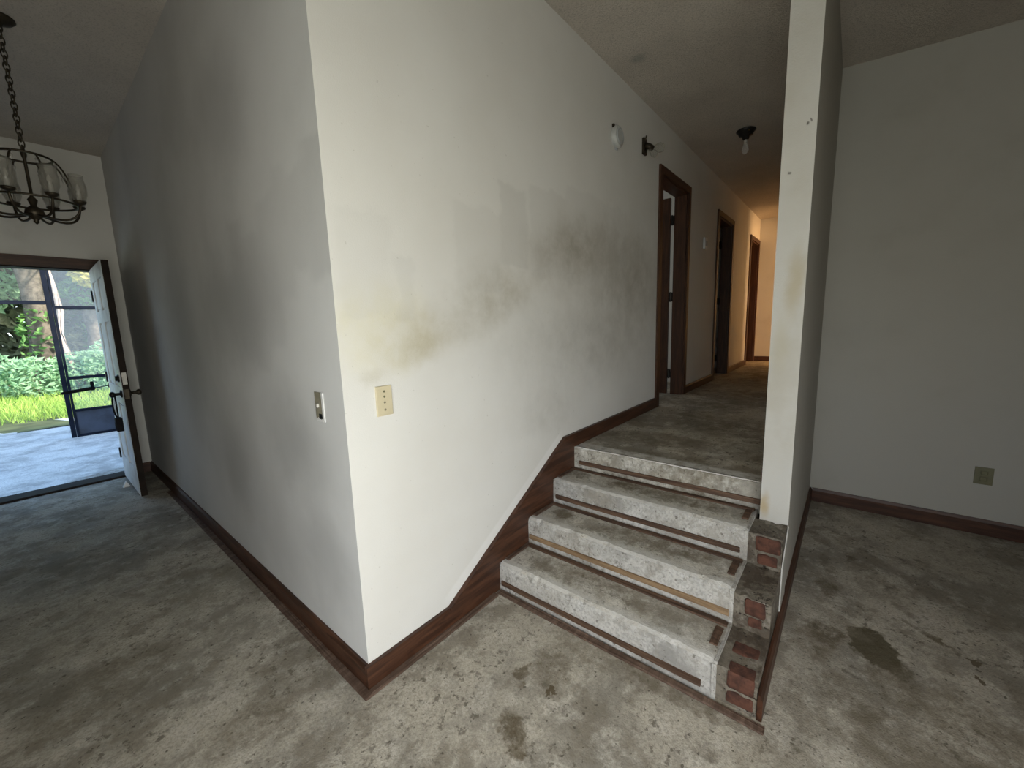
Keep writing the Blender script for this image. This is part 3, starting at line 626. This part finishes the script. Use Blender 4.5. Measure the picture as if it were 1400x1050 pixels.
def leaves(mb_vs, mb_fs, n, c, rad, size, r):
    for i in range(n):
        while True:
            p = Vector((r.uniform(-1, 1), r.uniform(-1, 1), r.uniform(-1, 1)))
            if p.length < 1: break
        p = p.normalized() * (p.length ** .4)
        q = Vector(c) + Vector((p.x * rad[0], p.y * rad[1], p.z * rad[2])); s = size * r.uniform(.6, 1.3)
        d = Vector((r.gauss(0, 1), r.gauss(0, 1), r.gauss(-.2, .7))).normalized(); e = d.orthogonal().normalized(); e.rotate(Matrix.Rotation(r.uniform(0, 6.3), 3, d)); n_ = d.cross(e)
        k = len(mb_vs); mb_vs += [q - d * s, q + e * s * .42 + n_ * s * .12, q + d * s, q - e * s * .42 + n_ * s * .12]; mb_fs += [(k, k + 1, k + 2), (k, k + 2, k + 3)]
def foliage(name, blobs, mat, parent, seed):
    r = random.Random(seed); vs, fs = [], []
    for n, c, rad, size in blobs: leaves(vs, fs, n, c, rad, size, r)
    me = bpy.data.meshes.new(name); me.from_pydata([tuple(v) for v in vs], [], fs); me.materials.append(MAT[mat])
    o = bpy.data.objects.new(name, me); COL.objects.link(o); o.parent = parent; o.matrix_parent_inverse = parent.matrix_world.inverted(); o['kind'] = 'stuff'; return o
def trunk(pts, rad, parent, mat='bark', seed=0):
    m = MB(); m.tube(pts, rad, 14); r = random.Random(seed)
    for v in m.bm.verts: v.co += Vector((r.uniform(-1, 1), r.uniform(-1, 1), 0)) * .03
    return m.build('trunk', mat, parent, True)
def curve(p0, p1, n, wob, seed):
    r = random.Random(seed); a, b = Vector(p0), Vector(p1)
    return [a.lerp(b, i / n) + (Vector((r.uniform(-wob, wob), r.uniform(-wob, wob), 0)) if 0 < i < n else Vector()) for i in range(n + 1)]
def tree(loc, label, h, r0, lean, blobs, mat, seed, bark='bark', ivy=None):
    t = empty('tree', loc, label, 'tree', 'trees beyond the porch')
    L = Vector(loc); trunk(curve(L + Vector((0, 0, -.2)), L + Vector((lean, 0, h)), 8, .06, seed), [r0 * (1.25 if i == 0 else 1 - .05 * i) for i in range(9)], t, bark, seed)
    for j, (dx, dz) in enumerate(((-.9, .9), (.8, 1.2), (.3, 1.5))):
        MB().tube(curve(L + Vector((lean * .7, 0, h * .75)), L + Vector((lean + dx, .3 * j, h * .75 + dz)), 5, .05, seed + j), [r0 * .4, r0 * .35, r0 * .3, r0 * .24, r0 * .18, r0 * .1], 8).build('branch', bark, t, True)
    foliage('foliage', [(n, L + Vector(c), rad, s) for n, c, rad, s in blobs], mat, t, seed)
    if ivy: foliage('ivy', [(n, L + Vector(c), rad, s) for n, c, rad, s in ivy], 'leaf_green', t, seed + 50)
    return t
tree((-.36, 16.2, 0.05), 'thick grey trunked tree straight beyond the porch opening', 5.2, .33, .12, [(900, (-.6, .2, 5.0), (1.6, 1.2, 1.2), .12), (900, (-1.6, .6, 3.4), (.9, .8, 1.2), .11)], 'leaf_pale', 1, 'bark', [(300, (0, -.1, 1.3), (.42, .4, 1.0), .09)])
tree((.85, 16.6, 0.05), 'dark trunked tree seen through the hazy screen panel', 4.2, .30, -.1, [(900, (.4, 0, 4.2), (1.4, 1.1, 1.0), .12), (500, (0, -.2, 2.7), (.7, .5, .45), .10)], 'leaf_green', 2)
tree((1.15, 15.4, 0.0), 'small tree with yellow leaves behind the screen panel', 3.3, .06, .05, [(900, (-.25, 0, 3.3), (.55, .5, .55), .10), (300, (.3, 0, 3.0), (.45, .4, .4), .10)], 'leaf_yellow', 3)
tree((.12, 15.2, 0.0), 'slender pale pinkish trunk next to the thick grey tree', 4.4, .065, -.22, [(600, (-.3, 0, 4.6), (1.0, .8, .8), .11)], 'leaf_pale', 4, 'pale_bark')
tree((-2.1, 17.6, 0.1), 'broad leafy tree left of the thick grey trunk', 4.0, .2, .1, [(2200, (.3, 0, 3.8), (1.7, 1.2, 1.9), .14)], 'leaf_pale', 5)
tree((2.9, 17.6, 0.1), 'broad leafy tree right of the screen panel', 4.2, .2, -.2, [(2200, (-.3, 0, 3.6), (1.9, 1.2, 2.0), .14)], 'leaf_green', 6)
def shrub(name, loc, label, blobs, mat, seed, grp):
    t = empty(name, loc, label, 'shrub', grp); L = Vector(loc)
    foliage('foliage', [(n, L + Vector(c), rad, s) for n, c, rad, s in blobs], mat, t, seed)
    MB().tube(curve(L + Vector((0, 0, -.1)), L + Vector((.05, 0, .5)), 4, .02, seed), [.03, .028, .025, .02, .012], 6).build('stem', 'bark', t)
for i, (x, y, s, mt, lab) in enumerate(((-1.25, 14.7, 1.0, 'leaf_pale', 'pale fern clump at the far left of the porch view'), (-.60, 14.3, .9, 'leaf_pale', 'pale fern clump in front of the thick grey trunk'), (.22, 14.5, 1.0, 'leaf_pale', 'pale fern clump beside the dark porch post'),
                                   (.85, 14.0, 1.3, 'leaf_pale', 'tall pale shrub behind the hazy screen panel'), (1.55, 14.2, 1.3, 'leaf_green', 'green shrub at the right behind the front door'), (-2.3, 14.6, 1.0, 'leaf_green', 'green shrub at the left outside the doorway'))):
    shrub('undergrowth_shrub', (x, y, -.05), lab, [(900, (0, 0, s * .5), (.66, .5, s * .6), .08)], mt, 30 + i, 'undergrowth at the lawn edge')
for i, (x, lab) in enumerate(((-5.5, 'dark hedge bush farthest left behind the trees'), (-3.1, 'dark hedge bush behind the left leafy tree'), (-.8, 'dark hedge bush behind the thick grey trunk'), (1.5, 'dark hedge bush behind the dark trunked tree'), (3.8, 'dark hedge bush behind the right leafy tree'))):
    shrub('hedge_bush', (x, 19.5 + .4 * (i % 2), .15), lab, [(3200, (0, 0, 1.6), (1.8, 1.0, 2.0), .26), (2600, (0, .4, 4.6), (1.9, 1.0, 2.2), .28)], ['leaf_dark', 'leaf_green'][i % 2] if i != 2 else 'leaf_dark', 50 + i, 'hedge behind the trees')

# screened porch frame
YS = 7.22
se = empty('porch_screen', (-.39, YS, -.05), 'dark framed insect screen enclosing the porch with a solid kick panel', 'screen')
def bar(n, x0, x1, z0, z1, y0=YS - .025, y1=YS + .025, mat='frame_metal'): return MB().box(x0, x1, y0, y1, z0, z1, .003).build(n, mat, se)
bar('post', -.415, -.365, -.05, 2.62); bar('post', -.362, -.335, -.05, 2.62)
bar('post', .90, .95, -.05, 2.62); bar('post', -1.45, -1.40, -.05, 2.62); bar('post', 2.2, 2.25, -.05, 2.62); bar('post', -2.9, -2.85, -.05, 2.62)
bar('rail', -2.9, 2.25, 2.56, 2.62)
bar('rail', -1.40, -.415, 1.845, 1.895); bar('rail', -.335, 2.2, 1.79, 1.825); bar('rail', -.335, 2.2, .79, .83)
bar('rail', -2.85, -1.45, 1.79, 1.825); bar('rail', -2.85, -1.45, .79, .83)
for x0, x1 in ((-.335, .90), (.95, 2.2), (-2.85, -1.45)):
    bar('kick_panel', x0, x1, -.03, .32, YS - .006, YS + .006, 'kick_metal'); bar('rail', x0, x1, .32, .355); bar('rail', x0, x1, -.05, -.015)
    for z0, z1 in ((.355, .79), (.83, 1.79), (1.825, 2.56)): bar('screen_mesh', x0, x1, z0, z1, YS - .002, YS + .002, 'insect_screen')
bar('screen_mesh', -1.40, -.415, 1.895, 2.56, YS - .002, YS + .002, 'insect_screen_clean')
